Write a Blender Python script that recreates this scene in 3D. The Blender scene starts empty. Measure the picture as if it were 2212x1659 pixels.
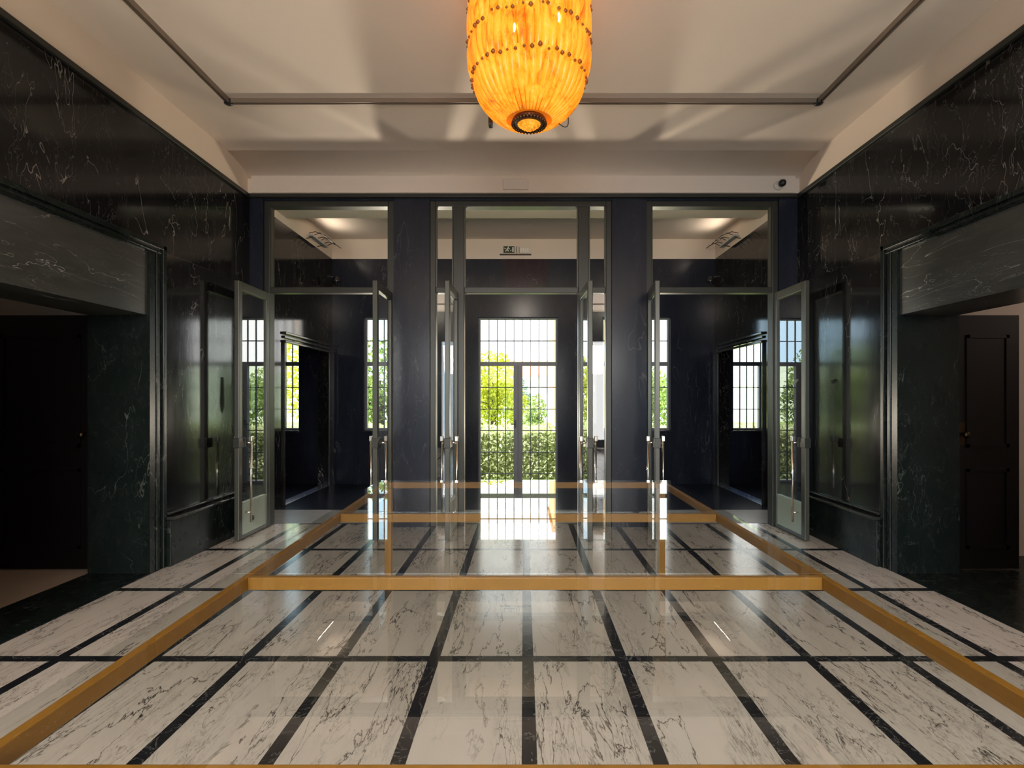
import bpy, bmesh, math, random
from mathutils import Vector, Matrix
random.seed(11)
S = bpy.context.scene
COL = S.collection
PI = math.pi

# ------------------------------------------------------------------ mesh helpers
class MB:
    """collects shapes, builds ONE mesh object"""
    def __init__(s): s.bm = bmesh.new()
    def box(s, x0, x1, y0, y1, z0, z1, mi=0):
        v = [s.bm.verts.new(p) for p in ((x0,y0,z0),(x1,y0,z0),(x1,y1,z0),(x0,y1,z0),(x0,y0,z1),(x1,y0,z1),(x1,y1,z1),(x0,y1,z1))]
        for f in ((3,2,1,0),(4,5,6,7),(0,1,5,4),(1,2,6,5),(2,3,7,6),(3,0,4,7)):
            s.bm.faces.new([v[i] for i in f]).material_index = mi
        return s
    def bar(s, a, b, w, h, up=Vector((0,0,1))):
        a, b = Vector(a), Vector(b); d = (b-a).normalized(); sx = d.cross(up).normalized(); uz = sx.cross(d).normalized()
        v = []
        for p in (a, b):
            for i, j in ((-1,-1),(1,-1),(1,1),(-1,1)):
                v.append(s.bm.verts.new(p + sx*(i*w/2) + uz*(j*h/2)))
        for f in ((0,1,2,3),(7,6,5,4),(0,4,5,1),(1,5,6,2),(2,6,7,3),(3,7,4,0)):
            s.bm.faces.new([v[i] for i in f])
        return s
    def tube(s, pts, r, n=10, cap=True):
        pts = [Vector(p) for p in pts]; rings = []; prev = None
        rr = r if isinstance(r, (list, tuple)) else [r]*len(pts)
        for i, p in enumerate(pts):
            d = (pts[min(i+1, len(pts)-1)] - pts[max(i-1, 0)]).normalized()
            if prev is None:
                u = d.orthogonal().normalized()
            else:
                u = (prev - d*prev.dot(d)).normalized()
            prev = u; w = d.cross(u)
            rings.append([s.bm.verts.new(p + (u*math.cos(2*PI*k/n) + w*math.sin(2*PI*k/n))*rr[i]) for k in range(n)])
        for a, b in zip(rings, rings[1:]):
            for k in range(n):
                s.bm.faces.new((a[k], a[(k+1)%n], b[(k+1)%n], b[k])).smooth = True
        if cap:
            s.bm.faces.new(rings[0][::-1]); s.bm.faces.new(rings[-1])
        return s
    def lathe(s, prof, c=(0,0,0), n=32, axis='z', cap=True):
        rings = []
        for r, z in prof:
            ring = []
            for k in range(n):
                a = 2*PI*k/n; p = (r*math.cos(a), r*math.sin(a), z)
                if axis == 'y': p = (p[0], p[2], p[1])
                if axis == 'x': p = (p[2], p[0], p[1])
                ring.append(s.bm.verts.new((p[0]+c[0], p[1]+c[1], p[2]+c[2])))
            rings.append(ring)
        for a, b in zip(rings, rings[1:]):
            for k in range(n):
                s.bm.faces.new((a[k], a[(k+1)%n], b[(k+1)%n], b[k])).smooth = True
        if cap:
            s.bm.faces.new(rings[0][::-1]); s.bm.faces.new(rings[-1])
        return s
    def extr_x(s, prof, x0, x1):
        """profile in (y,z) extruded along x"""
        a = [s.bm.verts.new((x0, y, z)) for y, z in prof]; b = [s.bm.verts.new((x1, y, z)) for y, z in prof]
        n = len(prof)
        for k in range(n):
            s.bm.faces.new((a[k], a[(k+1)%n], b[(k+1)%n], b[k]))
        s.bm.faces.new(a[::-1]); s.bm.faces.new(b)
        return s
    def extr_y(s, prof, y0, y1):
        """profile in (x,z) extruded along y"""
        a = [s.bm.verts.new((x, y0, z)) for x, z in prof]; b = [s.bm.verts.new((x, y1, z)) for x, z in prof]
        n = len(prof)
        for k in range(n):
            s.bm.faces.new((a[k], a[(k+1)%n], b[(k+1)%n], b[k]))
        s.bm.faces.new(a[::-1]); s.bm.faces.new(b)
        return s
    def extr_z(s, prof, z0, z1):
        a = [s.bm.verts.new((x, y, z0)) for x, y in prof]; b = [s.bm.verts.new((x, y, z1)) for x, y in prof]
        n = len(prof)
        for k in range(n):
            s.bm.faces.new((a[k], a[(k+1)%n], b[(k+1)%n], b[k]))
        s.bm.faces.new(a[::-1]); s.bm.faces.new(b)
        return s
    def build(s, name, mats, parent=None, bevel=0, seg=2):
        bmesh.ops.recalc_face_normals(s.bm, faces=s.bm.faces[:])
        me = bpy.data.meshes.new(name); s.bm.to_mesh(me); s.bm.free()
        for m in (mats if isinstance(mats, (list, tuple)) else [mats]): me.materials.append(m)
        o = bpy.data.objects.new(name, me); COL.objects.link(o)
        if parent: o.parent = parent
        if bevel:
            b = o.modifiers.new('bevel', 'BEVEL'); b.width = bevel; b.segments = seg; b.limit_method = 'ANGLE'
        return o

def tag(o, label=None, cat=None, group=None, kind=None):
    if label: o['label'] = label
    if cat: o['category'] = cat
    if group: o['group'] = group
    if kind: o['kind'] = kind
    return o
def empty(name, loc=(0,0,0), rz=0, label=None, cat=None, group=None, kind=None):
    o = bpy.data.objects.new(name, None); o.empty_display_size = .1
    COL.objects.link(o); o.location = loc; o.rotation_euler = (0, 0, rz)
    return tag(o, label, cat, group, kind)
def struct(o, label, cat): return tag(o, label, cat, None, 'structure')

# ------------------------------------------------------------------ materials
class N:
    def __init__(s, name):
        s.m = bpy.data.materials.new(name); s.m.use_nodes = True; s.t = s.m.node_tree; s.t.nodes.clear()
        s.out = s.t.nodes.new('ShaderNodeOutputMaterial')
    def n(s, typ, **kw):
        nd = s.t.nodes.new('ShaderNode'+typ)
        for k, v in kw.items():
            if k in nd.inputs: 
                if isinstance(v, bpy.types.NodeSocket): s.t.links.new(v, nd.inputs[k])
                else: nd.inputs[k].default_value = v
            else: setattr(nd, k, v)
        return nd
    def link(s, a, b): s.t.links.new(a, b)
    def math(s, op, a, b=None, c=None, clamp=False):
        nd = s.t.nodes.new('ShaderNodeMath'); nd.operation = op; nd.use_clamp = clamp
        for i, v in enumerate((a, b, c)):
            if v is None: continue
            if isinstance(v, bpy.types.NodeSocket): s.t.links.new(v, nd.inputs[i])
            else: nd.inputs[i].default_value = v
        return nd.outputs[0]
    def vmath(s, op, a, b=None):
        nd = s.t.nodes.new('ShaderNodeVectorMath'); nd.operation = op
        for i, v in enumerate((a, b)):
            if v is None: continue
            if isinstance(v, bpy.types.NodeSocket): s.t.links.new(v, nd.inputs[i])
            else: nd.inputs[i].default_value = v
        return nd.outputs[0]
    def mix(s, f, a, b):
        nd = s.t.nodes.new('ShaderNodeMix'); nd.data_type = 'RGBA'
        for k, v in ((0, f), (6, a), (7, b)):
            if isinstance(v, bpy.types.NodeSocket): s.t.links.new(v, nd.inputs[k])
            else: nd.inputs[k].default_value = (v if k == 0 else (*v, 1)) 
        return nd.outputs[2]
    def ramp(s, f, stops):
        nd = s.t.nodes.new('ShaderNodeValToRGB'); s.t.links.new(f, nd.inputs[0])
        e = nd.color_ramp.elements
        while len(e) < len(stops): e.new(.5)
        for k, (p, c) in enumerate(stops):
            e[k].position = p; e[k].color = (*c, 1) if len(c) == 3 else c
        return nd.outputs[0]
    def coord(s, scale=(1,1,1), rot=(0,0,0)):
        tc = s.t.nodes.new('ShaderNodeTexCoord'); mp = s.t.nodes.new('ShaderNodeMapping')
        s.t.links.new(tc.outputs['Object'], mp.inputs[0]); mp.inputs['Scale'].default_value = scale; mp.inputs['Rotation'].default_value = rot
        return mp.outputs[0]
    def noise(s, vec, scale, detail=4, rough=.55, dist=0):
        nd = s.n('TexNoise', Scale=scale, Detail=detail, Roughness=rough, Distortion=dist)
        s.t.links.new(vec, nd.inputs['Vector']); return nd.outputs['Fac']
    def vein(s, vec, scale, width, dist=.6, detail=6, rough=.6):
        """thin ridges where a warped noise crosses one half"""
        f = s.noise(vec, scale, detail, rough, dist)
        d = s.math('ABSOLUTE', s.math('SUBTRACT', f, .5))
        return s.math('SUBTRACT', 1.0, s.math('DIVIDE', d, width, clamp=True), clamp=True)
    def pbr(s, col, rough=.5, metal=0, spec=.5, **kw):
        nd = s.n('BsdfPrincipled')
        for k, v in (('Base Color', col), ('Roughness', rough), ('Metallic', metal), ('Specular IOR Level', spec), *kw.items()):
            if isinstance(v, bpy.types.NodeSocket): s.t.links.new(v, nd.inputs[k])
            elif k == 'Base Color' and len(v) == 3: nd.inputs[k].default_value = (*v, 1)
            else: nd.inputs[k].default_value = v
        s.t.links.new(nd.outputs[0], s.out.inputs[0]); return nd
    def bump(s, nd, h, strength=.2, dist=.01):
        b = s.n('Bump', Strength=strength, Distance=dist); s.t.links.new(h, b.inputs['Height']); s.t.links.new(b.outputs[0], nd.inputs['Normal'])

def mat_plain(name, col, rough=.5, metal=0, spec=.5, var=.12, vs=6):
    m = N(name); v = m.coord(); f = m.noise(v, vs, 4)
    c = m.mix(f, tuple(x*(1-var) for x in col), tuple(min(1, x*(1+var)) for x in col))
    m.pbr(c, rough, metal, spec); return m.m

def mat_black_marble(name, stretch, base=(.012,.012,.013), vcol=(.30,.285,.26), amount=1.0, rough=.13, haze=.03, spec=.5):
    m = N(name); v = m.coord(stretch)
    v1 = m.vein(v, 1.9, .0042, .5, 4, .55); v2 = m.vein(v, 5.0, .0065, 1.0, 4, .55)
    gate = m.ramp(m.noise(v, 2.6, 3), [(.46, (0,0,0)), (.58, (1,1,1))])
    gate2 = m.ramp(m.noise(v, .9, 3), [(.42, (0,0,0)), (.62, (1,1,1))])
    vv = m.math('ADD', m.math('MULTIPLY', m.math('MULTIPLY', v1, gate), .8*amount), m.math('MULTIPLY', m.math('MULTIPLY', v2, gate2), .42*amount), clamp=True)
    cl = m.ramp(m.noise(v, 3.0, 8, .7), [(.35, base), (.75, tuple(b+haze for b in base))])
    c = m.mix(vv, cl, vcol)
    r = m.math('ADD', rough, m.math('MULTIPLY', m.noise(v, 7, 4), .06))
    nd = m.pbr(c, r, 0, spec); m.bump(nd, m.noise(v, 9, 4), .05, .004)
    return m.m

def mat_floor():
    m = N('inlaid_marble_floor')
    tc = m.n('TexCoord'); P = tc.outputs['Object']; sp = m.n('SeparateXYZ'); m.link(P, sp.inputs[0])
    TX, TY, OX, OY, W = .578, 1.173, .026, 3.232, .069
    ux = m.math('DIVIDE', m.math('SUBTRACT', sp.outputs[0], OX), TX); uy = m.math('DIVIDE', m.math('SUBTRACT', sp.outputs[1], OY), TY)
    ix = m.math('FLOOR', ux); iy = m.math('FLOOR', uy)
    def strip(u, T):
        d = m.math('ABSOLUTE', m.math('SUBTRACT', m.math('FRACT', m.math('ADD', u, .5)), .5))
        return m.math('LESS_THAN', m.math('MULTIPLY', d, T), W/2)
    sx, sy = strip(ux, TX), strip(uy, TY)
    inlay = m.math('MAXIMUM', sx, sy)
    cb = m.n('CombineXYZ'); m.link(ix, cb.inputs[0]); m.link(iy, cb.inputs[1])
    wn = m.n('TexWhiteNoise', noise_dimensions='3D'); m.link(cb.outputs[0], wn.inputs['Vector'])
    off = m.vmath('SCALE', wn.outputs['Color']); off.node.inputs['Scale'].default_value = 40
    q = m.vmath('ADD', P, off)
    mp = m.n('Mapping'); m.link(q, mp.inputs[0]); mp.inputs['Rotation'].default_value = (0, 0, .5); mp.inputs['Scale'].default_value = (2.9, .62, 1)
    v = mp.outputs[0]
    a = m.vein(v, 1.6, .011, .5, 6, .60); b = m.vein(v, 2.9, .011, .7, 6, .60); c3 = m.vein(v, 8.0, .03, .6, 6, .65)
    g1 = m.ramp(m.noise(v, .9, 3), [(.36, (0,0,0)), (.52, (1,1,1))]); g2 = m.ramp(m.noise(v, 1.7, 3), [(.46, (0,0,0)), (.60, (1,1,1))])
    big = m.ramp(m.noise(v, 1.3, 6, .6, 1.5), [(.62, (0,0,0)), (.72, (1,1,1))])
    vv = m.math('ADD', m.math('MULTIPLY', m.math('MULTIPLY', a, g1), 1.0), m.math('MULTIPLY', m.math('MULTIPLY', b, g2), .95), clamp=True)
    vv = m.math('MAXIMUM', vv, m.math('MULTIPLY', m.math('MULTIPLY', c3, g2), .38))
    vv = m.math('MAXIMUM', vv, m.math('MULTIPLY', big, .32))
    base = m.mix(m.noise(v, 2.2, 5), (.46,.42,.375), (.60,.555,.50))
    base = m.mix(m.math('MULTIPLY', wn.outputs['Value'], .25), base, (.47,.425,.38))
    slab = m.mix(vv, base, (.035,.026,.022))
    dk = m.coord((3, 3, 3)); dv = m.math('MULTIPLY', m.vein(dk, 2.0, .012, 1.0), .35)
    dark = m.mix(dv, (.013,.014,.017), (.35,.34,.32))
    col = m.mix(inlay, slab, dark)
    r = m.math('ADD', .12, m.math('MULTIPLY', m.noise(P, 5, 4), .07))
    nd = m.pbr(col, r, 0, .5); m.bump(nd, m.noise(P, 3, 3), .015, .01)
    return m.m

def mat_glass(name, tint=(.93,.965,.945), ior=1.55, dirt=0.0):
    m = N(name)
    tr = m.n('BsdfTransparent', Color=(*tint, 1)); gl = m.n('BsdfGlossy', Color=(1,1,1,1), Roughness=.0)
    fr = m.n('Fresnel', IOR=ior); ge = m.n('NewGeometry')
    f = m.math('MULTIPLY', fr.outputs[0], m.math('SUBTRACT', 1.0, ge.outputs['Backfacing']))
    clear = m.n('BsdfTransparent', Color=(1,1,1,1))
    t2 = m.n('MixShader'); m.link(ge.outputs['Backfacing'], t2.inputs[0]); m.link(tr.outputs[0], t2.inputs[1]); m.link(clear.outputs[0], t2.inputs[2])
    mx = m.n('MixShader'); m.link(f, mx.inputs[0]); m.link(t2.outputs[0], mx.inputs[1]); m.link(gl.outputs[0], mx.inputs[2])
    m.link(mx.outputs[0], m.out.inputs[0]); return m.m

def mat_leaf(name, c1, c2, c3):
    m = N(name); oi = m.n('ObjectInfo'); ge = m.n('NewGeometry')
    v = m.coord()
    f = m.noise(v, 2.3, 3); rnd = ge.outputs['Random Per Island']
    c = m.ramp(m.math('ADD', m.math('MULTIPLY', f, .5), m.math('MULTIPLY', rnd, .5)), [(.25, c1), (.5, c2), (.75, c3)])
    d = m.n('BsdfDiffuse'); t = m.n('BsdfTranslucent'); m.link(c, d.inputs[0]); m.link(c, t.inputs[0])
    mx = m.n('MixShader'); mx.inputs[0].default_value = .45; m.link(d.outputs[0], mx.inputs[1]); m.link(t.outputs[0], mx.inputs[2])
    m.link(mx.outputs[0], m.out.inputs[0]); return m.m

M = {}
M['marble_wall'] = mat_black_marble('black_veined_marble', (1.5, 1.5, .6), (.006,.006,.0065), (.34,.32,.29), .8, .07, .006, .36)
M['marble_polished'] = mat_black_marble('mirror_polished_black_marble', (1.5, 1.5, .5), (.006,.006,.0065), (.30,.28,.26), .6, .07, .006, .95)
M['marble_pillar'] = mat_black_marble('glare_tinted_marble', (1, 1, .25), (.010,.013,.024), (.2,.2,.21), .5, .2, .012, .32)  # same black marble, base tinted blue for glare and reflected sky
M['marble_grey'] = mat_black_marble('grey_green_marble', (1.6, .5, 2.2), (.035,.037,.033), (.42,.42,.39), 1.3, .3, .035)
M['marble_sill'] = mat_black_marble('polished_black_marble_moulding', (1, .3, 1), (.02,.02,.02), (.3,.29,.27), .4, .1, .02)
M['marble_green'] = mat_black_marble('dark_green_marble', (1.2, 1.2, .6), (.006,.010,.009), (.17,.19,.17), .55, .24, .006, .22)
M['floor'] = mat_floor()
def mat_plaster():
    m = N('cream_plaster'); v = m.coord(); f = m.noise(v, 1.2, 5)
    c = m.mix(f, (.68,.575,.475), (.75,.645,.54)); nd = m.pbr(c, .7, 0, .25); m.bump(nd, m.noise(v, 60, 3), .04, .002); return m.m
M['plaster'] = mat_plaster()
M['ante_floor'] = mat_plain('warm_stone_floor', (.34,.27,.21), .4, 0, .4, .1, 3)
M['plaster_frieze'] = mat_plain('brightened_frieze_plaster', (.80,.67,.535), .7, 0, .25, .04, 1.2)  # lighter copy of the plaster, stands in for stronger light on the friezes
M['plaster_white'] = mat_plain('pale_room_plaster', (.72,.64,.57), .8, 0, .2, .04, 2)
M['bronze'] = mat_plain('grey_green_painted_metal', (.030,.030,.024), .38, .2, .5, .08, 9)
M['leafframe'] = mat_plain('pale_grey_green_metal', (.062,.064,.051), .32, .25, .5, .06, 9)
M['panel'] = mat_plain('sage_metal_panel', (.36,.42,.34), .3, .2, .5, .05, 5)
M['chrome'] = mat_plain('polished_nickel', (.75,.68,.58), .16, 1, .5, .04, 20)
M['glass'] = mat_glass('clear_window_glass', (.96,.97,.96), 1.2)
M['doorglass'] = mat_glass('door_glass', (.84,.88,.86), 2.4)
M['tableglass'] = mat_glass('table_glass', (.95,.975,.955), 1.95)
def mat_gold():
    m = N('ochre_lacquered_wood'); v = m.coord((8, 8, 8)); f = m.noise(v, 1.5, 6, .6, .8)
    c = m.mix(f, (.225,.103,.012), (.30,.145,.020)); nd = m.pbr(c, .42, 0, .45); m.bump(nd, m.noise(v, 4, 4), .05, .003); return m.m
M['gold'] = mat_gold()
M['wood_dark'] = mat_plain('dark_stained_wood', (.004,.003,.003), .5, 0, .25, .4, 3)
M['brass_dull'] = mat_plain('dull_brass', (.07,.05,.03), .4, 1)
M['black'] = mat_plain('black_plastic', (.012,.012,.012), .4)
M['iron'] = mat_plain('dark_window_iron', (.06,.065,.075), .5, .3)
M['winframe'] = mat_plain('grey_painted_window_frame', (.17,.175,.19), .45, .1)
M['terrace'] = mat_plain('pale_terrace_paving', (.72,.70,.66), .8, 0, .2, .08, 2)
M['ground'] = mat_plain('garden_lawn', (.22,.30,.08), .9, 0, .1, .3, 3)
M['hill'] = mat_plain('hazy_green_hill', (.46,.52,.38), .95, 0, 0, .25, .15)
M['trunk'] = mat_plain('bark', (.12,.085,.06), .9, 0, .1, .3, 6)
M['leaf_hedge'] = mat_leaf('hedge_leaves', (.24,.31,.11), (.66,.72,.37), (.92,.94,.70))  # pale leaf colours stand in for overexposed sunlight on the hedge
M['leaf_yellow'] = mat_leaf('yellow_green_leaves', (.28,.30,.02), (.58,.62,.06), (.80,.80,.20))
M['leaf_green'] = mat_leaf('mid_green_leaves', (.10,.17,.04), (.33,.45,.12), (.62,.70,.32))
M['leaf_teal'] = mat_leaf('blue_green_leaves', (.10,.17,.13), (.22,.33,.27), (.42,.52,.42))
M['orange_wall'] = mat_plain('orange_render', (.78,.42,.22), .85, 0, .1, .06, 1)
M['house_wall'] = mat_plain('white_house_render', (.8,.77,.7), .85, 0, .1, .05, .5)
M['roof'] = mat_plain('terracotta_tiles', (.55,.25,.12), .8, 0, .1, .2, 3)
M['cable'] = mat_plain('black_cable', (.015,.013,.012), .5)
M['white_plastic'] = mat_plain('cream_plastic', (.66,.58,.49), .5, 0, .4, .03)
M['grey_box'] = mat_plain('light_grey_enamel', (.45,.45,.44), .4)
M['stone_step'] = mat_plain('grey_stone_paving', (.42,.42,.41), .25, 0, .5, .15, 4)
def mat_sign(name, col, e):
    m = N(name); m.pbr(col, .4, 0, .5); return m.m
M['sign_green'] = mat_plain('sign_dark_green', (.012,.045,.025), .4)
M['sign_white'] = mat_plain('sign_white', (.8,.8,.75), .4)
M['decal'] = mat_plain('frosted_decal', (.30,.46,.47), .5, 0, .4, .6, 160)
def mat_amber():
    m = N('lit_amber_glass'); v = m.coord((14, 14, 5)); f = m.noise(v, 1.0, 6, .7, .6)
    c = m.ramp(f, [(.30, (.50,.12,.005)), (.47, (.97,.46,.028)), (.62, (1.0,.58,.06)), (.80, (1.0,.80,.32))])
    nd = m.pbr(c, .2, 0, .6)
    m.link(c, nd.inputs['Emission Color']); nd.inputs['Emission Strength'].default_value = .66
    m.bump(nd, f, .35, .01)
    d = m.n('BsdfTranslucent'); m.link(c, d.inputs[0])
    mx = m.n('MixShader'); mx.inputs[0].default_value = .35; m.link(nd.outputs[0], mx.inputs[1]); m.link(d.outputs[0], mx.inputs[2]); m.link(mx.outputs[0], m.out.inputs[0])
    return m.m
M['amber'] = mat_amber()
M['rosette'] = mat_plain('amber_brown_glass', (.36,.11,.015), .25, 0, .6, .4, 40)
M['ring'] = mat_plain('antique_bronze', (.10,.045,.02), .35, .6, .5, .5, 60)
def mat_emit(name, col, st):
    m = N(name); e = m.n('Emission', Color=(*col, 1), Strength=st); m.link(e.outputs[0], m.out.inputs[0]); return m.m
M['bulb'] = mat_emit('bulb_glow', (1, .72, .35), 9)

# ------------------------------------------------------------------ dimensions
HX = 3.42            # half width of the hall
PY0, PY1 = 6.55, 6.75  # glazed partition
ZM = 4.14            # top of the marble
ZC = 4.475           # hall ceiling
BACK = -4.0
VX = 4.25; VY1 = 11.66; VF = -.29   # vestibule

# ------------------------------------------------------------------ hall shell
struct(MB().box(-HX, HX, BACK, PY1, -.3, 0).build('floor', M['floor']), 'pale veined marble hall floor in slabs framed by black inlay strips', 'floor')

# ceiling with the shallow cove against the partition
prof = [(BACK, ZC), (5.9, ZC)]
for k in range(1, 13):
    a = PI/2*k/12; prof.append((5.9 + .6*math.sin(a), ZC-.145 + .145*math.cos(a)))
prof += [(6.5, ZM), (PY1, ZM), (PY1, ZC+.25), (BACK, ZC+.25)]
o = MB().extr_x(prof, -HX-.3, HX+.3).build('ceiling', M['plaster'])
for p in o.data.polygons:
    if .05 < abs(p.normal.y) < .999 : p.use_smooth = True
struct(o, 'cream plaster hall ceiling curving down to the glazed partition', 'ceiling')

OPY0, OPY1, OPZ = 3.15, 4.80, 2.37      # side openings
def side_wall(s, side):
    x0, x1 = sorted((s*HX, s*3.99))
    w = MB()
    w.box(x0, x1, 4.99, PY1, -.3, ZM)                      # towards the partition
    w.box(x0, x1, BACK, OPY0-.19, -.3, ZM)                  # towards the camera
    w.box(x0, x1, OPY0-.19, 4.99, 3.04, ZM)                 # above the lintel
    o = w.build('wall_'+side, M['marble_wall'])
    struct(o, 'polished black veined marble wall on the %s of the hall' % side, 'wall')
    # plaster frieze, lintel slab, jamb, architrave, threshold
    struct(MB().box(x0, x1, BACK, PY1-.2, ZM, ZC).build('trim_%d' % (1 if s < 0 else 2), M['plaster_frieze']), 'plain cream plaster frieze above the %s marble wall' % side, 'frieze')
    xi0, xi1 = sorted((s*(HX+.025), s*3.99))
    struct(MB().box(xi0, xi1, OPY0, OPY1, OPZ, 2.955).build('trim_%d' % (3 if s < 0 else 4), M['marble_grey']), 'grey green streaked marble lintel over the %s doorway' % side, 'lintel')
    j = MB().box(x0, x1, OPY1, 4.99, -.3, 3.04).box(x0, x1, OPY0-.19, OPY0, -.3, 3.04).box(x0, x1, OPY0, OPY1, 2.955, 3.04)
    struct(j.build('trim_%d' % (5 if s < 0 else 6), M['marble_green']), 'dark green marble jambs lining the %s doorway' % side, 'jamb')
    a = MB()
    xa0, xa1 = sorted((s*(HX-.022), s*(HX+.01)))
    a.box(xa0, xa1, 4.955, 5.0, .0, 3.05).box(xa0, xa1, OPY0-.2, 5.0, 3.005, 3.05)
    xb0, xb1 = sorted((s*(HX-.010), s*(HX+.01)))
    a.box(xb0, xb1, OPY0, 4.955, 2.965, 2.99).box(xb0, xb1, 4.88, 4.90, 0, 2.99)
    struct(a.build('trim_%d' % (7 if s < 0 else 8), M['marble_green'], bevel=.005), 'thin polished marble architrave around the %s doorway' % side, 'architrave')
    t0, t1 = sorted((s*HX, s*3.99))
    struct(MB().box(t0, t1, OPY0, OPY1, -.3, .004).build('floor_threshold_'+side, M['marble_green']), 'dark marble threshold of the %s doorway' % side, 'threshold')
    # dado plinth with a rounded ledge between doorway and partition
    b0, b1 = sorted((s*(HX-.055), s*HX))
    b = MB().box(b0, b1, 5.0, 6.54, 0, .44)
    struct(b.build('baseboard_'+side, M['marble_green'], bevel=.006), 'tall dark marble plinth at the foot of the %s wall' % side, 'plinth')
    l0, l1 = sorted((s*(HX-.085), s*HX))
    m0, m1 = sorted((s*(HX-.045), s*HX))
    lg = MB().box(l0, l1, 5.0, 6.54, .44, .475).box(m0, m1, 5.0, 6.54, .49, .52)
    struct(lg.build('trim_%d' % (9 if s < 0 else 10), M['marble_sill'], bevel=.012, seg=3), 'shiny rounded black ledge on top of the %s plinth' % side, 'moulding')
    q0, q1 = sorted((s*(HX-.012), s*HX))
    struct(MB().box(q0, q1, 5.0, 6.54, .52, 3.0).build('trim_%d' % (20 if s < 0 else 21), M['marble_polished'], bevel=.003), 'mirror polished marble panel between the %s doorway and the partition' % side, 'wall panel')
    # narrow stone cornice under the frieze
    c0, c1 = sorted((s*(HX-.03), s*(HX+.01)))
    struct(MB().box(c0, c1, BACK, PY0, ZM-.045, ZM+.004).build('trim_%d' % (11 if s < 0 else 12), M['bronze'], bevel=.006), 'thin dark cornice strip where the %s marble meets the frieze' % side, 'cornice')
side_wall(-1, 'left'); side_wall(1, 'right')

# end wall behind the viewer with one wide opening added for the fill lights
w = MB().box(-HX, -2.7, BACK-.3, BACK, -.3, ZC).box(2.7, HX, BACK-.3, BACK, -.3, ZC).box(-2.7, 2.7, BACK-.3, BACK, 3.5, ZC).box(-2.7, 2.7, BACK-.3, BACK, -.3, .25)
struct(w.build('wall_back', M['marble_wall']), 'black marble end wall behind the viewer with a wide opening', 'wall')

# marble piers of the partition
P_OPEN = [(-3.254, -1.624), (-1.173, 1.104), (1.5376, 3.19)]
w = MB()
xs = [-HX] + [x for p in P_OPEN for x in p] + [HX]
for a, b in zip(xs[0::2], xs[1::2]): w.box(a, b, PY0, PY1, -.3, ZM)
w.box(-HX, HX, PY0+.02, PY1, 4.085, ZM)
struct(w.build('wall_far', M['marble_pillar']), 'glare tinted black marble piers of the glazed partition across the hall', 'wall')
struct(MB().box(-HX, HX, PY0-.055, PY0+.02, 4.105, 4.15).build('trim_13', M['bronze'], bevel=.005), 'dark metal cornice running above the glazed partition', 'cornice')
struct(MB().box(-3.37, 3.36, 6.485, 6.502, 4.155, 4.405).build('trim_14', M['plaster'], bevel=.004), 'shallow raised plaster panel above the glazed partition', 'frieze panel')

# ------------------------------------------------------------------ glazed partition screens (frame, transom panes)
def screen(n, x0, x1, zt0, zt1, mull, label):
    root = empty('window_%d' % n, ((x0+x1)/2, 6.65, 0), 0, label, 'glazed screen', None, 'structure')
    cx = (x0+x1)/2; X0, X1 = x0-cx, x1-cx
    f = MB(); F = .07; d0, d1 = -.075, .06
    f.box(X0, X0+F, d0, d1, 0, 4.085).box(X1-F, X1, d0, d1, 0, 4.085).box(X0+F, X1-F, d0, d1, 4.015, 4.085)
    f.build('frame', M['bronze'], root, bevel=.006)
    tr = MB(); seg = [X0+F] + [e for m_ in mull for e in (m_[0]-cx, m_[1]-cx)] + [X1-F]
    for a, b in zip(seg[0::2], seg[1::2]): tr.box(a, b, d0+.01, d1-.01, zt0, zt1)
    tr.build('transom', M['bronze'], root, bevel=.006)
    for a, b in mull:
        MB().box(a-cx, b-cx, d0+.005, d1-.005, 0, 4.015).build('mullion', M['bronze'], root, bevel=.006)
    for a, b in zip(seg[0::2], seg[1::2]):
        MB().box(a, b, -.006, .006, zt1, 4.015).build('transom_pane', M['glass'], root)
        bd = MB()
        for (p, q) in ((a, a+.016), (b-.016, b)): bd.box(p, q, d0+.02, -.006, zt1, 4.015)
        bd.build('glazing_bead', M['leafframe'], root)
    return root, seg, cx
screen(1, *P_OPEN[0], 2.935, 3.005, [], 'bronze framed glass screen over the left double doors of the partition')
r2, seg2, cx2 = screen(2, *P_OPEN[1], 2.935, 3.005, [(-.884, -.746), (.688, .82)], 'bronze framed glass screen with two mullions at the partition centre')
for a, b in ((seg2[0], seg2[1]), (seg2[4], seg2[5])):
    MB().box(a, b, -.006, .006, .12, 2.935).build('side_pane', M['doorglass'], r2)
    MB().box(a, b, -.04, .04, 0, .12).build('bottom_rail', M['bronze'], r2, bevel=.005)
screen(3, *P_OPEN[2], 2.935, 3.005, [], 'bronze framed glass screen over the right double doors of the partition')

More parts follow.
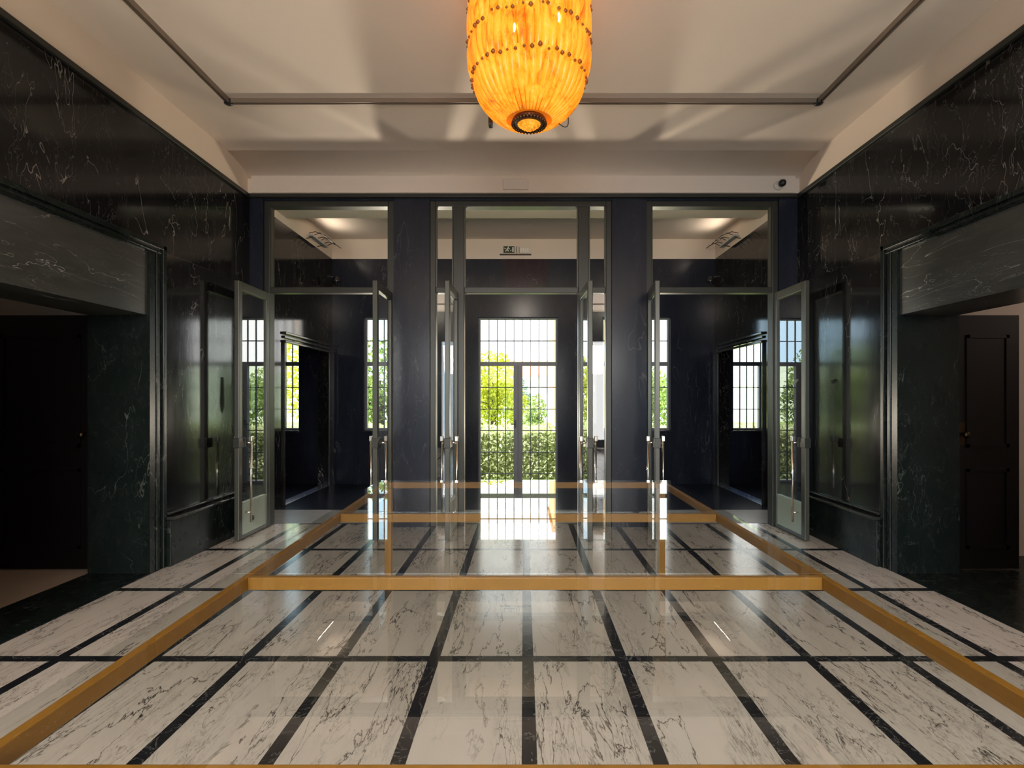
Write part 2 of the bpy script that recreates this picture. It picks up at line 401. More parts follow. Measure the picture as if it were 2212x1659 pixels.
# ------------------------------------------------------------------ open glass door leaves
def door_leaf(n, hx, hy, rz, w, label, hs, decal=None):
    """local +x runs from hinge to free edge; hs = -1/+1 decides which way y the stop sits"""
    root = empty('door_%d' % n, (hx, hy, 0), rz, label, 'glass door', None, 'structure')
    T = .027; H = 2.93; z0 = .012
    f = MB().box(0, .065, -T, T, z0, H).box(w-.075, w, -T, T, z0, H).box(.065, w-.075, -T, T, H-.1, H).box(.065, w-.075, -T, T, z0, .05)
    f.build('door_frame', M['leafframe'], root, bevel=.006)
    MB().box(.065, w-.075, -.018, .018, .05, .40).box(.065, w-.075, -.024, .024, .40, .425).build('kick_panel', M['panel'], root, bevel=.004)
    pane = MB().box(.065, w-.075, -.005, .005, .425, H-.1).build('door_pane', M['doorglass'], root)
    for s in (-1, 1):
        xb = w-.15; yb = s*.085
        h = MB().tube([(xb, yb, .19), (xb, yb, 1.17)], .0125, 12)
        for z in (.30, 1.10): h.tube([(xb, s*.005, z), (xb, yb, z)], .010, 8)
        pull = h.build('pull_handle', M['chrome'], root)
        MB().box(xb-.022, xb+.022, yb-.02, yb+.02, 1.115, 1.175).build('handle_cap', M['chrome'], pull, bevel=.006)
    MB().box(w-.14, w+.012, -.036, .036, 1.05, 1.16).build('lock_case', M['bronze'], root, bevel=.004)
    MB().lathe([(.0, 0), (.035, .002), (.04, .02), (.03, .045), (.0, .05)], (w*.55, hs*.022, .20), 16, 'y').build('door_stop', M['black'], root)
    if decal == 'frosted':
        MB().extr_y([(-.045, 1.55), (-.03, 1.47), (0, 1.43), (.03, 1.47), (.045, 1.55), (.035, 1.75), (.03, 1.86), (-.03, 1.86), (-.035, 1.75)], -.009, -.006).build('window_sticker', M['decal'], root).location = (w*.48, 0, .0)
    if decal == 'dark':
        MB().extr_y([(-.06, 1.80), (-.02, 1.775), (.03, 1.79), (.08, 1.82), (.06, 1.835), (.0, 1.83), (-.04, 1.825)], .006, .009).build('window_sticker', M['black'], root).location = (w*.62, 0, .0)
    return root
R = math.radians
LW = .705
door_leaf(1, -3.215, 6.58, R(-90), LW, 'open glass door folded against the left marble wall, first from the left', -1, 'frosted')
door_leaf(2, -1.667, 6.58, R(-90), LW, 'open glass door beside the left marble pier, second from the left', 1)
door_leaf(3, -.845, 6.58, R(-91), LW, 'open glass door at the left side of the central way, third from the left', 1)
door_leaf(4, .725, 6.58, R(-88), LW, 'open glass door at the right side of the central way, third from the right', -1)
door_leaf(5, 1.575, 6.58, R(-96), LW, 'open glass door beside the right marble pier, second from the right', -1)
door_leaf(6, 3.165, 6.58, R(-89), LW, 'open glass door folded against the right marble wall, first from the right', 1, 'dark')

# ------------------------------------------------------------------ vestibule
fl = MB().box(-VX, VX, PY1, 8.95, VF-.2, VF, 0).box(-VX, VX, 8.95, VY1, VF-.2, VF, 1)
struct(fl.build('floor_vestibule', [M['stone_step'], M['marble_pillar']]), 'polished dark stone floor of the sunken vestibule with a grey border', 'floor')
struct(MB().box(-VX, VX, PY1, 7.05, VF, -.145).build('floor_step', M['stone_step'], bevel=.008), 'grey stone step down from the hall to the vestibule', 'step')
# lowered soffit, upper ceiling and frieze
struct(MB().box(-VX-.2, VX+.2, PY1, 9.4, 4.84, 5.4).box(-VX-.2, VX+.2, 9.4, VY1+.4, 5.15, 5.4).build('ceiling_vestibule', M['plaster']), 'cream plaster vestibule ceiling with a lowered band next to the partition', 'ceiling')
VO0, VO1, VOZ = 9.3, 11.4, 2.66
for s, side in ((-1, 'left'), (1, 'right')):
    x0, x1 = sorted((s*VX, s*(VX+.22)))
    w = MB().box(x0, x1, PY1, VO0, VF-.2, 4.71).box(x0, x1, VO1, VY1, VF-.2, 4.71).box(x0, x1, VO0, VO1, VOZ, 4.71)
    w.box(*sorted((s*HX, s*(VX+.22))), PY0+.1, PY1, VF-.2, ZM+.7)
    struct(w.build('wall_vestibule_'+side, M['marble_wall']), 'black veined marble side wall of the vestibule on the %s' % side, 'wall')
    struct(MB().box(x0, x1, PY1, VY1, 4.71, 5.15).build('trim_%d' % (15 if s < 0 else 16), M['plaster']), 'cream plaster frieze above the %s vestibule wall' % side, 'frieze')
    a = MB()
    for k, (e, z) in enumerate(((.05, 2.60), (.035, 2.68), (.055, 2.75))):
        xa0, xa1 = sorted((s*(VX-e), s*(VX+.02)))
        a.box(xa0, xa1, VO0-.04, VO1+.05, z, z+.045)
    xa0, xa1 = sorted((s*(VX-.035), s*(VX+.02)))
    a.box(xa0, xa1, VO0-.05, VO0, VF, 2.6).box(xa0, xa1, VO1, VO1+.05, VF, 2.6)
    struct(a.build('trim_%d' % (17 if s < 0 else 18), M['marble_sill'], bevel=.01), 'stepped polished moulding around the %s vestibule doorway' % side, 'architrave')
    # room beyond
    y0, y1 = sorted((s*(VX+.22), s*8.4))
    rm = MB().box(y0, y1, 7.2, 7.4, VF-.2, 4.8).box(*sorted((s*8.2, s*8.4)), 7.4, VY1, VF-.2, 4.8).box(y0, y1, 7.2, VY1+.34, 4.6, 4.8)
    struct(rm.build('wall_side_room_'+side, M['marble_pillar']), 'dark walls of the room beyond the %s vestibule doorway' % side, 'wall')
    struct(MB().box(y0, y1, 7.2, VY1+.34, VF-.2, VF).build('floor_side_room_'+side, M['marble_pillar']), 'dark floor of the room beyond the %s vestibule doorway' % side, 'floor')
# garden wall with five openings
WIN = [(-6.3, -5.0, .9), (-3.55, -1.97, .9), (-1.01, .763, VF), (1.75, 3.27, .9), (4.66, 6.0, .9)]
WZ = 3.425
w = MB(); x = -8.4
for a, b, z in WIN:
    w.box(x, a, VY1, VY1+.34, VF-.4, 5.4); w.box(a, b, VY1, VY1+.34, WZ, 5.4)
    if z > VF: w.box(a, b, VY1, VY1+.34, VF-.4, z)
    else: w.box(a, b, VY1, VY1+.34, VF-.4, VF)
    x = b
w.box(x, 8.4, VY1, VY1+.34, VF-.4, 5.4)
struct(w.build('wall_garden', M['marble_pillar']), 'glare tinted black marble garden wall at the far end of the vestibule', 'wall')
struct(MB().box(-VX, VX, VY1-.02, VY1, 4.71, 5.15).build('trim_19', M['plaster']), 'cream plaster frieze band above the garden windows', 'frieze')

def garden_window(n, x0, x1, z0, label, french):
    cx = (x0+x1)/2; root = empty('window_%d' % n, (cx, VY1+.14, z0), 0, label, 'window', None, 'structure')
    w = (x1-x0)/2; H = WZ-z0; tz = 2.39-z0
    f = MB(); F = .045
    f.box(-w, -w+F, -.04, .04, 0, H).box(w-F, w, -.04, .04, 0, H).box(-w+F, w-F, -.04, .04, H-F, H).box(-w+F, w-F, -.04, .04, 0, .05)
    f.box(-w+F, w-F, -.05, .05, tz-.045, tz+.045)
    f.build('window_frame', M['winframe'], root, bevel=.004)
    cw = .1 if french else .05
    st = MB().box(-cw, cw, -.055, .055, .05, tz-.045)
    if french: st.box(-.015, .015, -.07, -.055, .05, tz-.045)
    st = st.build('meeting_stile', M['winframe'], root, bevel=.006)
    if french:
        MB().tube([(-.06, -.055, 1.33), (-.06, -.10, 1.33), (-.16, -.10, 1.33)], .012, 8).box(-.08, -.04, -.065, -.055, 1.25, 1.42).build('lever_handle', M['iron'], st)
    cols = 9 if french else 8
    g = MB(); b = .009
    for k in range(1, cols):
        xx = -w+F + (2*w-2*F)*k/cols
        g.box(xx-b, xx+b, -.02, .02, tz+.045, H-F)
        if abs(xx) > cw+.02: g.box(xx-b, xx+b, -.02, .02, .05, tz-.045)
    zz = tz+.045 + (H-F-tz-.045)/2
    g.box(-w+F, w-F, -.022, .022, zz-b, zz+b)
    z = tz-.045-.485
    while z > .1:
        g.box(-w+F, -cw, -.022, .022, z-b, z+b).box(cw, w-F, -.022, .022, z-b, z+b); z -= .485
    g.build('glazing_bars', M['iron'], root)
    MB().box(-w+F, w-F, -.003, .003, .05, H-F).build('window_pane', M['glass'], root)
    if not french:
        MB().box(-w-.03, w+.03, -.19, -.03, -.04, .0).build('window_sill', M['marble_sill'], root, bevel=.008)
garden_window(4, *WIN[0], 'iron barred window of the dark room seen through the left vestibule doorway', False)
garden_window(5, *WIN[1], 'tall gridded window left of the central garden doors', False)
garden_window(6, *WIN[2], 'central gridded french window opening onto the garden', True)
garden_window(7, *WIN[3], 'tall gridded window right of the central garden doors', False)
garden_window(8, *WIN[4], 'iron barred window of the dark room seen through the right vestibule doorway', False)  # added window, stands in for a dim window reflection

# exterior shell that keeps the sun out of the rooms
struct(MB().box(-9, 9, BACK-.5, VY1+.38, 5.4, 5.6).build('roof', M['house_wall']), 'flat roof slab over the hall and vestibule', 'roof')

# ------------------------------------------------------------------ side rooms behind the hall doorways
for s, side in ((-1, 'left'), (1, 'right')):
    x0, x1 = sorted((s*3.99, s*8.2))
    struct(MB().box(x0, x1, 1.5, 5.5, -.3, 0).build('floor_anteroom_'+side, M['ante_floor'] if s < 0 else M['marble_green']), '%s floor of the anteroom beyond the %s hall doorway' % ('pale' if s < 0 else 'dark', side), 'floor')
    w = MB().box(x0, x1, 5.35, 5.55, 0, 3.4).box(*sorted((s*8.0, s*8.2)), 1.5, 5.35, 0, 3.4).box(x0, x1, 1.3, 1.5, 0, 3.4).box(x0, x1, 1.3, 5.55, 3.4, 3.5)
    struct(w.build('wall_anteroom_'+side, M['plaster_white']), 'pale wall of the anteroom beyond the %s hall doorway' % side, 'wall')
    # dark door leaf folded open into the anteroom
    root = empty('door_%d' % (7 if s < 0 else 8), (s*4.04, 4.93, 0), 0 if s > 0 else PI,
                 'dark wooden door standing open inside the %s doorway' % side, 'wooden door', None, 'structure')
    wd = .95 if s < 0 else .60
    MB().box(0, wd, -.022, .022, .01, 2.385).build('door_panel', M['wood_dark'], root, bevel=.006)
    ys = -1 if s > 0 else 1
    fr = MB()
    for za, zb in ((.2, .95), (1.15, 2.2)):
        y0, y1 = sorted((ys*.022, ys*.032))
        fr.box(.1, wd-.1, y0, y1, za, za+.03).box(.1, wd-.1, y0, y1, zb-.03, zb).box(.1, .13, y0, y1, za, zb).box(wd-.13, wd-.1, y0, y1, za, zb)
    fr.build('door_moulding', M['wood_dark'], root)
    y0, y1 = sorted((ys*.022, ys*.03))
    kp = MB().box(.03, .08, y0, y1, 1.17, 1.38).build('lock_plate', M['brass_dull'], root)
    MB().lathe([(.012, 0), (.012, .03), (.03, .04), (.032, .06), (.015, .075)] if ys > 0 else [(.012, 0), (.012, -.03), (.03, -.04), (.032, -.06), (.015, -.075)], (.055, ys*.03, 1.27), 16, 'y').build('door_knob', M['brass_dull'], root)

# ------------------------------------------------------------------ long glass table
TB = empty('glass_table', (0, 2.7, 0), 0, 'long glass topped table with an ochre wooden frame in the hall centre', 'table')
tz = .895                                   # top of the wooden frame
def tp(x, y, z): return (x, y-2.7, z)
TLn, TLf, TRn, TRf = -1.072, -1.172, 1.195, 1.195
def lx(y): return TLn + (TLf-TLn)*(y-1.0)/(4.45-1.0)
YB = (1.0, 2.085, 3.225, 4.45)
RH, RT = .05, .028
for side in ('l', 'r'):
    fx = (lambda y: lx(y)) if side == 'l' else (lambda y: 1.195)
    MB().bar(tp(fx(.97), .97, tz-RH/2), tp(fx(4.465), 4.465, tz-RH/2), RT, RH).build('side_rail', M['gold'], TB, bevel=.003)
for y in YB:
    MB().box(lx(y)+RT/2, 1.195-RT/2, y-RT/2-2.7, y+RT/2-2.7, tz-RH, tz).build('cross_rail', M['gold'], TB, bevel=.003)
for y in (4.45, 1.0):
    for x in (lx(y), 1.195):
        dy = -.03 if y > 2 else .03; dx = .035 if x < 0 else -.035
        MB().box(x+dx-.0275, x+dx+.0275, y+dy-2.7-.0275, y+dy-2.7+.0275, 0, tz-RH).build('leg', M['gold'], TB, bevel=.003)
for a, b in zip(YB, YB[1:]):
    y0, y1 = a-.0 + (.004 if a > 1.1 else -.05), b + (-.004 if b < 4.4 else .03)
    g = MB(); z0, z1 = tz+.001, tz+.011
    g.extr_z([(lx(y0)-.062, y0-2.7), (1.257, y0-2.7), (1.257, y1-2.7), (lx(y1)-.062, y1-2.7)], z0, z1)
    g.build('glass_top', M['tableglass'], TB)

# ------------------------------------------------------------------ chandelier
CX, CY = .038, 3.6
CH = empty('chandelier', (CX, CY, 3.46), 0, 'large drum shaped amber glass chandelier glowing under the ceiling', 'chandelier')
Z0 = 3.46
def prof_r(z):     # radius of the drum at height z (world)
    if z >= 3.98: return .392
    t = (3.98-z)/(3.98-3.49); t = min(max(t, 0), 1)
    return .392*math.sqrt(max(0, 1-(t*.955)**2.3)) + .0
tiers = [(4.46, 4.24), (4.27, 4.00), (4.03, 3.76), (3.79, 3.505)]
NS = 48
rest = MB(); nparts = 0
for ti, (zt, zb) in enumerate(tiers):
    for k in range(NS):
        a = 2*PI*(k + .5*(ti % 2))/NS + random.uniform(-.012, .012)
        pts, rr = [], []
        n = 9
        for q in range(n+1):
            t = q/n; z = zt + (zb-zt)*t
            r = prof_r(z) + .007*math.sin(PI*t)+ (.005 if ti < 3 else .003)*t - .003
            aa = a + .012*math.sin(t*5+k)
            pts.append((r*math.cos(aa), r*math.sin(aa), z-Z0))
            rad = .0262*max(prof_r(z)/.392, .26)*(.72+.42*math.sin(PI*min(1, t*.95+.08)))
            rr.append(rad)
        front = math.sin(a) < -.0 
        if front and nparts < 96:
            MB().tube(pts, rr, 8).build('glass_strand', M['amber'], CH); nparts += 1
        else:
            rest.tube(pts, rr, 8)
tag(rest.build('glass_strand', M['amber'], CH), None, None, None, 'stuff')
rest = MB()
for ti, z in enumerate((4.245, 4.005, 3.765)):
    for k in range(NS):
        a = 2*PI*(k+.25)/NS + random.uniform(-.03, .03); r = prof_r(z)+.026; zz = z-Z0+random.uniform(-.014, .014); q = random.uniform(.008, .017)
        front = math.sin(a) < 0
        (MB() if front else rest).lathe([(q*.2, -q), (q*.9, -q*.4), (q, .2*q), (q*.5, q*.9)], (r*math.cos(a), r*math.sin(a), zz), 6) if not front else \
            MB().lathe([(q*.2, -q), (q*.9, -q*.4), (q, .2*q), (q*.5, q*.9)], (r*math.cos(a), r*math.sin(a), zz), 6).build('rosette', M['rosette'], CH)
tag(rest.build('rosette', M['rosette'], CH), None, None, None, 'stuff')
b = MB().lathe([(.078, .045), (.112, .058), (.118, .045), (.110, .028), (.083, .02), (.075, .03)], (0, 0, 0), 40)
for k in range(30):
    a = 2*PI*k/30; s = .013
    b.lathe([(s*.2, -s), (s, -.2*s), (s*.6, s)], (.112*math.cos(a), .112*math.sin(a), .026), 6)
tag(b.build('bottom_ring', M['ring'], CH), 'dark bronze beaded ring at the bottom')
b = MB().lathe([(.006, -.012), (.03, -.004), (.055, .010), (.078, .03), (.082, .05)], (0, 0, 0), 28)
for i in range(3):
    n = (8, 14, 20)[i]; rr_ = (.028, .05, .073)[i]
    for k in range(n):
        a = 2*PI*k/n; s = .0095
        b.lathe([(s*.2, -s), (s, -.1*s), (s*.5, s)], (rr_*math.cos(a), rr_*math.sin(a), (-.003, .008, .026)[i]), 6)
tag(b.build('bottom_rosette', M['amber'], CH), 'amber bead rosette inside the bottom ring')
MB().lathe([(.012, .985), (.40, .985), (.43, .995), (.43, 1.0149), (.012, 1.0149)], (0, 0, 0), 40).build('ceiling_plate', M['ring'], CH)
ip = [(.07, 3.53-Z0)]
for k in range(15):
    z = 3.56 + (4.44-3.56)*k/14; ip.append((max(prof_r(z)-.030, .07), z-Z0))
M['amber_core'] = mat_plain('deep_amber_core', (.55,.16,.01), .5)
cn = M['amber_core'].node_tree.nodes['Principled BSDF']; cn.inputs['Emission Color'].default_value = (.85,.22,.01,1); cn.inputs['Emission Strength'].default_value = .42
MB().lathe(ip, (0, 0, 0), 48, cap=False).build('gap_core', M['amber_core'], CH)  # added glowing core, makes the gaps between strands look darker
for bx, bz in ((.178, 3.95), (-.095, 3.87)):
    rr_ = prof_r(bz)+.022
    MB().lathe([(.003, -.028), (.008, -.010), (.010, .006), (.006, .022), (.001, .03)], (bx, -math.sqrt(rr_**2-bx**2), bz-Z0), 10).build('bulb', M['bulb'], CH)
MB().tube([(0, 0, .2), (0, 0, .985)], .012, 8).build('stem', M['ring'], CH)
# loose supply cable looping from the back of the drum
cab = []
for q in range(15):
    t = q/14; a = PI*(1.35*t) - .25
    cab.append((.262 + .045*math.sin(t*PI) + .0*t - .07*t, .10, .10 + .12*(1-t)**1.2 - .085*math.sin(PI*t)))
MB().tube(cab, .0035, 6).build('loose_cable', M['cable'], CH)
MB().box(-.292, -.262, .18, .24, .12, .19).build('cable_clamp', M['black'], CH, bevel=.006)

# ------------------------------------------------------------------ ceiling track
TK = empty('ceiling_track', (0, 2.0, ZC), 0, 'slim brown metal track running in a rectangle under the ceiling', 'ceiling track')
KX, KY, KF = 2.83, 5.03, -2.5
tprof = [(-.021, 0), (.021, 0), (.021, -.042), (.014, -.042), (.014, -.015), (-.014, -.015), (-.014, -.042), (-.021, -.042)]
M['track'] = mat_plain('brown_lacquered_track', (.24,.185,.14), .4, .2, .5, .05)
for s in (-1, 1):
    MB().extr_y([(s*KX+x, z) for x, z in tprof], KF-2.0, KY+.021-2.0).build('track_rail', M['track'], TK)
for y in (KY, KF):
    MB().extr_x([(y-2.0+x, z) for x, z in tprof], -KX+.021, KX-.021).build('track_rail', M['track'], TK)
for s in (-1, 1):
    MB().lathe([(.034, 0), (.04, -.02), (.04, -.046), (.02, -.05)], (s*KX, KY-2.0, 0), 16).build('corner_cap', M['black'], TK)

# ------------------------------------------------------------------ small fittings on the plaster
sc_ = empty('security_camera', (3.175, 6.485, 4.25), 0, 'small black round security camera on the frieze at the right corner', 'security camera')
MB().lathe([(.058, 0), (.055, -.012), (.03, -.018)], (-.028, 0, -.012), 24, 'y').build('mount', M['white_plastic'], sc_)
MB().lathe([(.02, -.01), (.04, -.03), (.044, -.06), (.03, -.09), (.008, -.098)], (0, 0, 0), 24, 'y').build('camera_head', M['black'], sc_)
av = empty('access_panel', (-.098, 6.485, 4.25), 0, 'small cream cover plate in the middle of the frieze', 'cover plate')
MB().box(-.155, .155, -.02, 0, -.065, .065).build('plate', M['white_plastic'], av, bevel=.005)
MB().box(-.14, .15, -.035, -.015, -.07, -.055).build('lip', M['white_plastic'], av, bevel=.004)

# exit sign over the garden doors
sg = empty('exit_sign', (-.13, VY1-.03, 4.80), 0, 'small green and clear exit sign hanging above the central garden window', 'exit sign')
MB().box(-.40, .30, -.03, .01, -.012, .012).build('sign_bracket', M['black'], sg)
MB().box(-.32, .28, -.006, .0, .03, .19).build('sign_plate', mat_plain('clear_sign_plate', (.66,.60,.5), .3), sg)
d = MB().box(-.315, -.075, -.010, -.006, .04, .185).build('pictogram', M['sign_green'], sg)
p = MB()   # running figure, arrow and door
p.box(-.12, -.09, -.013, -.010, .06, .165).bar((-.27, -.0115, .07), (-.235, -.0115, .115), .003, .02).bar((-.235, -.0115, .115), (-.20, -.0115, .075), .003, .02)
p.bar((-.235, -.0115, .11), (-.215, -.0115, .155), .003, .024).bar((-.215, -.0115, .145), (-.175, -.0115, .125), .003, .014).box(-.215, -.195, -.013, -.010, .158, .178)
p.bar((-.165, -.0115, .08), (-.14, -.0115, .105), .003, .014).bar((-.30, -.0115, .145), (-.26, -.0115, .13), .003, .013)
p.build('running_figure', M['sign_white'], d)
MB().box(-.035, -.022, -.010, -.006, .04, .185).box(.03, .04, -.010, -.006, .04, .17).build('sign_stroke', M['sign_green'], sg)
MB().box(.06, .09, -.010, -.006, .05, .14).box(.105, .14, -.010, -.006, .06, .15).box(.155, .19, -.010, -.006, .05, .135).box(.205, .24, -.010, -.006, .06, .15).build('sign_lettering', M['sign_white'], sg)

# flood lights on the ledges of the vestibule, black globe lamps in its far corners
for s, side in ((-1, 'left'), (1, 'right')):
    fl_ = empty('flood_light', (s*4.13, 10.5, 4.78), 0, 'thin wired flood light bracketed on top of the %s vestibule marble' % side, 'flood light', 'flood lights in the vestibule')
    MB().box(-.05, .05, -.35, .45, -.02, .02).build('lamp_body', M['grey_box'], fl_, bevel=.006)
    for y in (-.25, .3): MB().bar((s*.12, y, -.04), (0, y, -.02), .02, .012).build('bracket', M['iron'], fl_)
    wi = MB()
    for k in range(6):
        y = -.45+k*.17
        wi.tube([(-s*.02, y, 0), (-s*(.10+.02*(k % 3)), y+.10, .06+.03*(k % 2)), (-s*.26, y+.22, .015)], .008, 5)
    wi.build('wire', M['cable'], fl_)
    gl = empty('globe_lamp', (s*4.03, 11.30, 4.14), 0, 'small black globe lamp high in the %s far corner of the vestibule' % side, 'wall lamp', 'globe lamps in the vestibule')
    MB().lathe([(.008, -.1), (.06, -.08), (.1, -.02), (.1, .03), (.06, .09), (.015, .105)], (0, 0, 0), 24).build('globe', mat_plain('black_gloss', (.01,.01,.012), .08), gl)
    MB().tube([(0, 0, .06), (s*.12, 0, .1), (s*.2, 0, .1)], .014, 8).build('wall_arm', M['iron'], gl)
# grey service cabinet on the garden wall
cb = empty('service_cabinet', (1.45, VY1-.0, 1.05), 0, 'tall light grey cabinet on the garden wall right of the central doors', 'cabinet')
MB().box(-.13, .16, -.12, .004, 0, 1.6).build('cabinet_body', M['grey_box'], cb, bevel=.008)
MB().box(-.12, .15, -.135, -.12, .02, 1.58).build('cabinet_door', M['grey_box'], cb, bevel=.004)
MB().box(.09, .11, -.155, -.135, .7, .85).build('cabinet_handle', M['chrome'], cb, bevel=.003)

# ------------------------------------------------------------------ garden
struct(MB().box(-30, 30, VY1+.34, 13.0, -.7, -.4).build('ground_terrace', M['terrace']), 'pale paved terrace outside the garden windows', 'terrace')
struct(MB().box(-60, 60, 13.0, 90, -1.0, -.46).build('ground_lawn', M['ground']), 'green garden ground beyond the terrace', 'ground')

def leaves(mb, c, r, n, size, up=.0):
    bm = mb.bm
    for _ in range(n):
        while True:
            p = Vector((random.uniform(-1,1), random.uniform(-1,1), random.uniform(-1,1)))
            if .35 < p.length < 1: break
        q = Vector((c[0]+p.x*r[0], c[1]+p.y*r[1], c[2]+p.z*r[2]))
        a = Vector((random.gauss(0,1), random.gauss(0,1), random.gauss(0,1))).normalized(); b = a.orthogonal().normalized()
        s = size*random.uniform(.6, 1.3)
        b = (b*math.cos(1)+a.cross(b)*math.sin(1)).normalized()
        bm.faces.new([bm.verts.new(q+a*s), bm.verts.new(q+b*s*.5), bm.verts.new(q-a*s), bm.verts.new(q-b*s*.5)])
def tree(name, loc, blobs, th, mat, n, size, label, group=None):
    t = empty(name, loc, 0, label, 'tree', group)
    mb = MB()
    tot = sum(b[1][0]*b[1][2] for b in blobs)
    for c, r in blobs: leaves(mb, c, r, int(n*r[0]*r[2]/tot), size)
    mb.build('crown', mat, t)
    tr = MB().tube([(0, 0, 0), (.03, 0, th*.5), (0, 0, th)], [.14, .11, .07], 8)
    for c, r in blobs: tr.tube([(0, 0, th*.8), ((c[0])*.5, c[1]*.5, (th*.8+c[2])/2), c], [.07, .05, .025], 6)
    tr.build('trunk', M['trunk'], t)
    return t
# clipped hedge along the terrace
hd = empty('garden_hedge', (0, 14.0, -.46), 0, 'clipped leafy hedge along the terrace below the trees', 'hedge')
mb = MB()
for _ in range(17000):
    x = random.uniform(-7, 7); top = random.random() < .3
    y = random.uniform(-.55, .5) if top else -.55 + random.gauss(0, .05); z = (1.27+random.gauss(0, .05)) if top else random.uniform(0, 1.3)
    q = Vector((x, y, z)); a = Vector((random.gauss(0,1), random.gauss(0,.7), random.gauss(0,1))).normalized(); b = a.orthogonal().normalized(); b = (b*math.cos(1.2)+a.cross(b)*math.sin(1.2))
    s = random.uniform(.03, .065)
    mb.bm.faces.new([mb.bm.verts.new(q+a*s), mb.bm.verts.new(q+b*s*.55), mb.bm.verts.new(q-a*s), mb.bm.verts.new(q-b*s*.55)])
mb.build('hedge_leaves', M['leaf_hedge'], hd)
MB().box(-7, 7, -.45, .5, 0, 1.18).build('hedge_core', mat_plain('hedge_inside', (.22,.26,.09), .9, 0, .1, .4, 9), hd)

tree('garden_tree', (-1.15, 19.5, -.46), [((0, 0, 2.9), (.9, .9, 1.0)), ((.35, .2, 1.9), (1.0, .9, .9)), ((-.5, 0, 2.0), (.9, .8, .9))], 2.2, M['leaf_yellow'], 5200, .075, 'yellow green tree behind the hedge, left half of the central window', 'trees beyond the hedge')
tree('garden_tree', (-.55, 24, -.46), [((0, 0, 2.5), (.75, .7, .8)), ((.3, 0, 1.7), (.8, .7, .8))], 1.8, M['leaf_teal'], 2200, .08, 'blue green tree behind the yellow green tree', 'trees beyond the hedge')
tree('garden_tree', (.55, 22, -.46), [((0, 0, 1.55), (.42, .5, .75)), ((-.2, 0, 1.0), (.5, .5, .7))], 1.5, M['leaf_green'], 1500, .07, 'slender green tree behind the hedge, right half of the central window', 'trees beyond the hedge')
tree('garden_tree', (-5.0, 18.3, -.46), [((0, 0, 2.7), (1.5, 1.2, 1.5)), ((-1.2, .3, 2.2), (1.3, 1, 1.3)), ((.9, .2, 1.9), (.8, .8, 1.2))], 2.2, M['leaf_green'], 5200, .09, 'broad green tree beyond the left garden window', 'trees beyond the hedge')
tree('garden_tree', (6.0, 26, -.46), [((0, 0, 2.4), (1.4, 1.2, 1.3)), ((1.0, .3, 1.8), (1.2, 1, 1.1))], 2.0, M['leaf_green'], 3600, .09, 'broad green tree beyond the right garden window', 'trees beyond the hedge')
tree('garden_tree', (-8.5, 21, -.46), [((0, 0, 3.0), (1.9, 1.5, 1.8)), ((1.2, .3, 2.0), (1.4, 1, 1.3))], 2.4, M['leaf_yellow'], 4200, .1, 'yellow green tree far left of the garden windows', 'trees beyond the hedge')

def house(name, loc, w, d, h, wall, roofmat, label, nwin, group=None, rh=1.2):
    t = empty(name, loc, 0, label, 'house', group)
    MB().box(-w/2, w/2, 0, d, 0, h).build('wall', wall, t)
    if rh: MB().extr_x([(-.4, h), (d+.4, h), (d/2, h+rh)], -w/2-.4, w/2+.4).build('roof', roofmat, t)
    else: MB().box(-w/2-.15, w/2+.15, -.2, d, h, h+.3).build('roof', roofmat, t)
    for k in range(nwin):
        x = -w/2 + w*(k+.5)/nwin
        for z in ([h*.25, h*.62] if h > 5 else [h*.4]):
            f = MB().box(x-.5, x+.5, -.06, .02, z, z+1.4).build('window', M['house_wall'], t)
            MB().box(x-.42, x+.42, -.09, -.05, z+.08, z+1.32).build('pane', M['grey_box'], f)
    return t
house('town_house', (5.5, 40, -.46), 6.4, 8, 10.5, M['orange_wall'], M['roof'], 'tall orange rendered house right of the garden', 3, None, 0)
house('hillside_house', (1.2, 66, 1.5), 4.2, 5, 3.0, M['house_wall'], M['roof'], 'white house with tiled roof on the hillside', 3)
house('hillside_house', (3.4, 84, 3.6), 5.5, 5, 3.0, M['house_wall'], M['roof'], 'white house highest on the hillside at the right', 4)
house('hillside_house', (-1.6, 92, 4.2), 6, 5, 3.0, M['house_wall'], M['roof'], 'long white house on the hillside at the left', 4)
# hillside
bm = MB(); n = 60; ridge = []
for k in range(n+1):
    x = -90 + 180*k/n
    ridge.append((x, 8.5 + 2.2*math.sin(x*.09+1) + 1.2*math.sin(x*.23) + random.uniform(-.2, .2)))
vs = [[bm.bm.verts.new((x, y, -.6 + (zt+.6)*((y-45)/95)**1.15 if y < 141 else -.6)) for x, zt in ridge] for y in (45, 60, 75, 90, 105, 120, 140, 170)]
for a, b in zip(vs, vs[1:]):
    for k in range(n): bm.bm.faces.new((a[k], a[k+1], b[k+1], b[k])).smooth = True
struct(bm.build('ground_hillside', M['hill']), 'hazy green hillside rising beyond the garden', 'hillside')

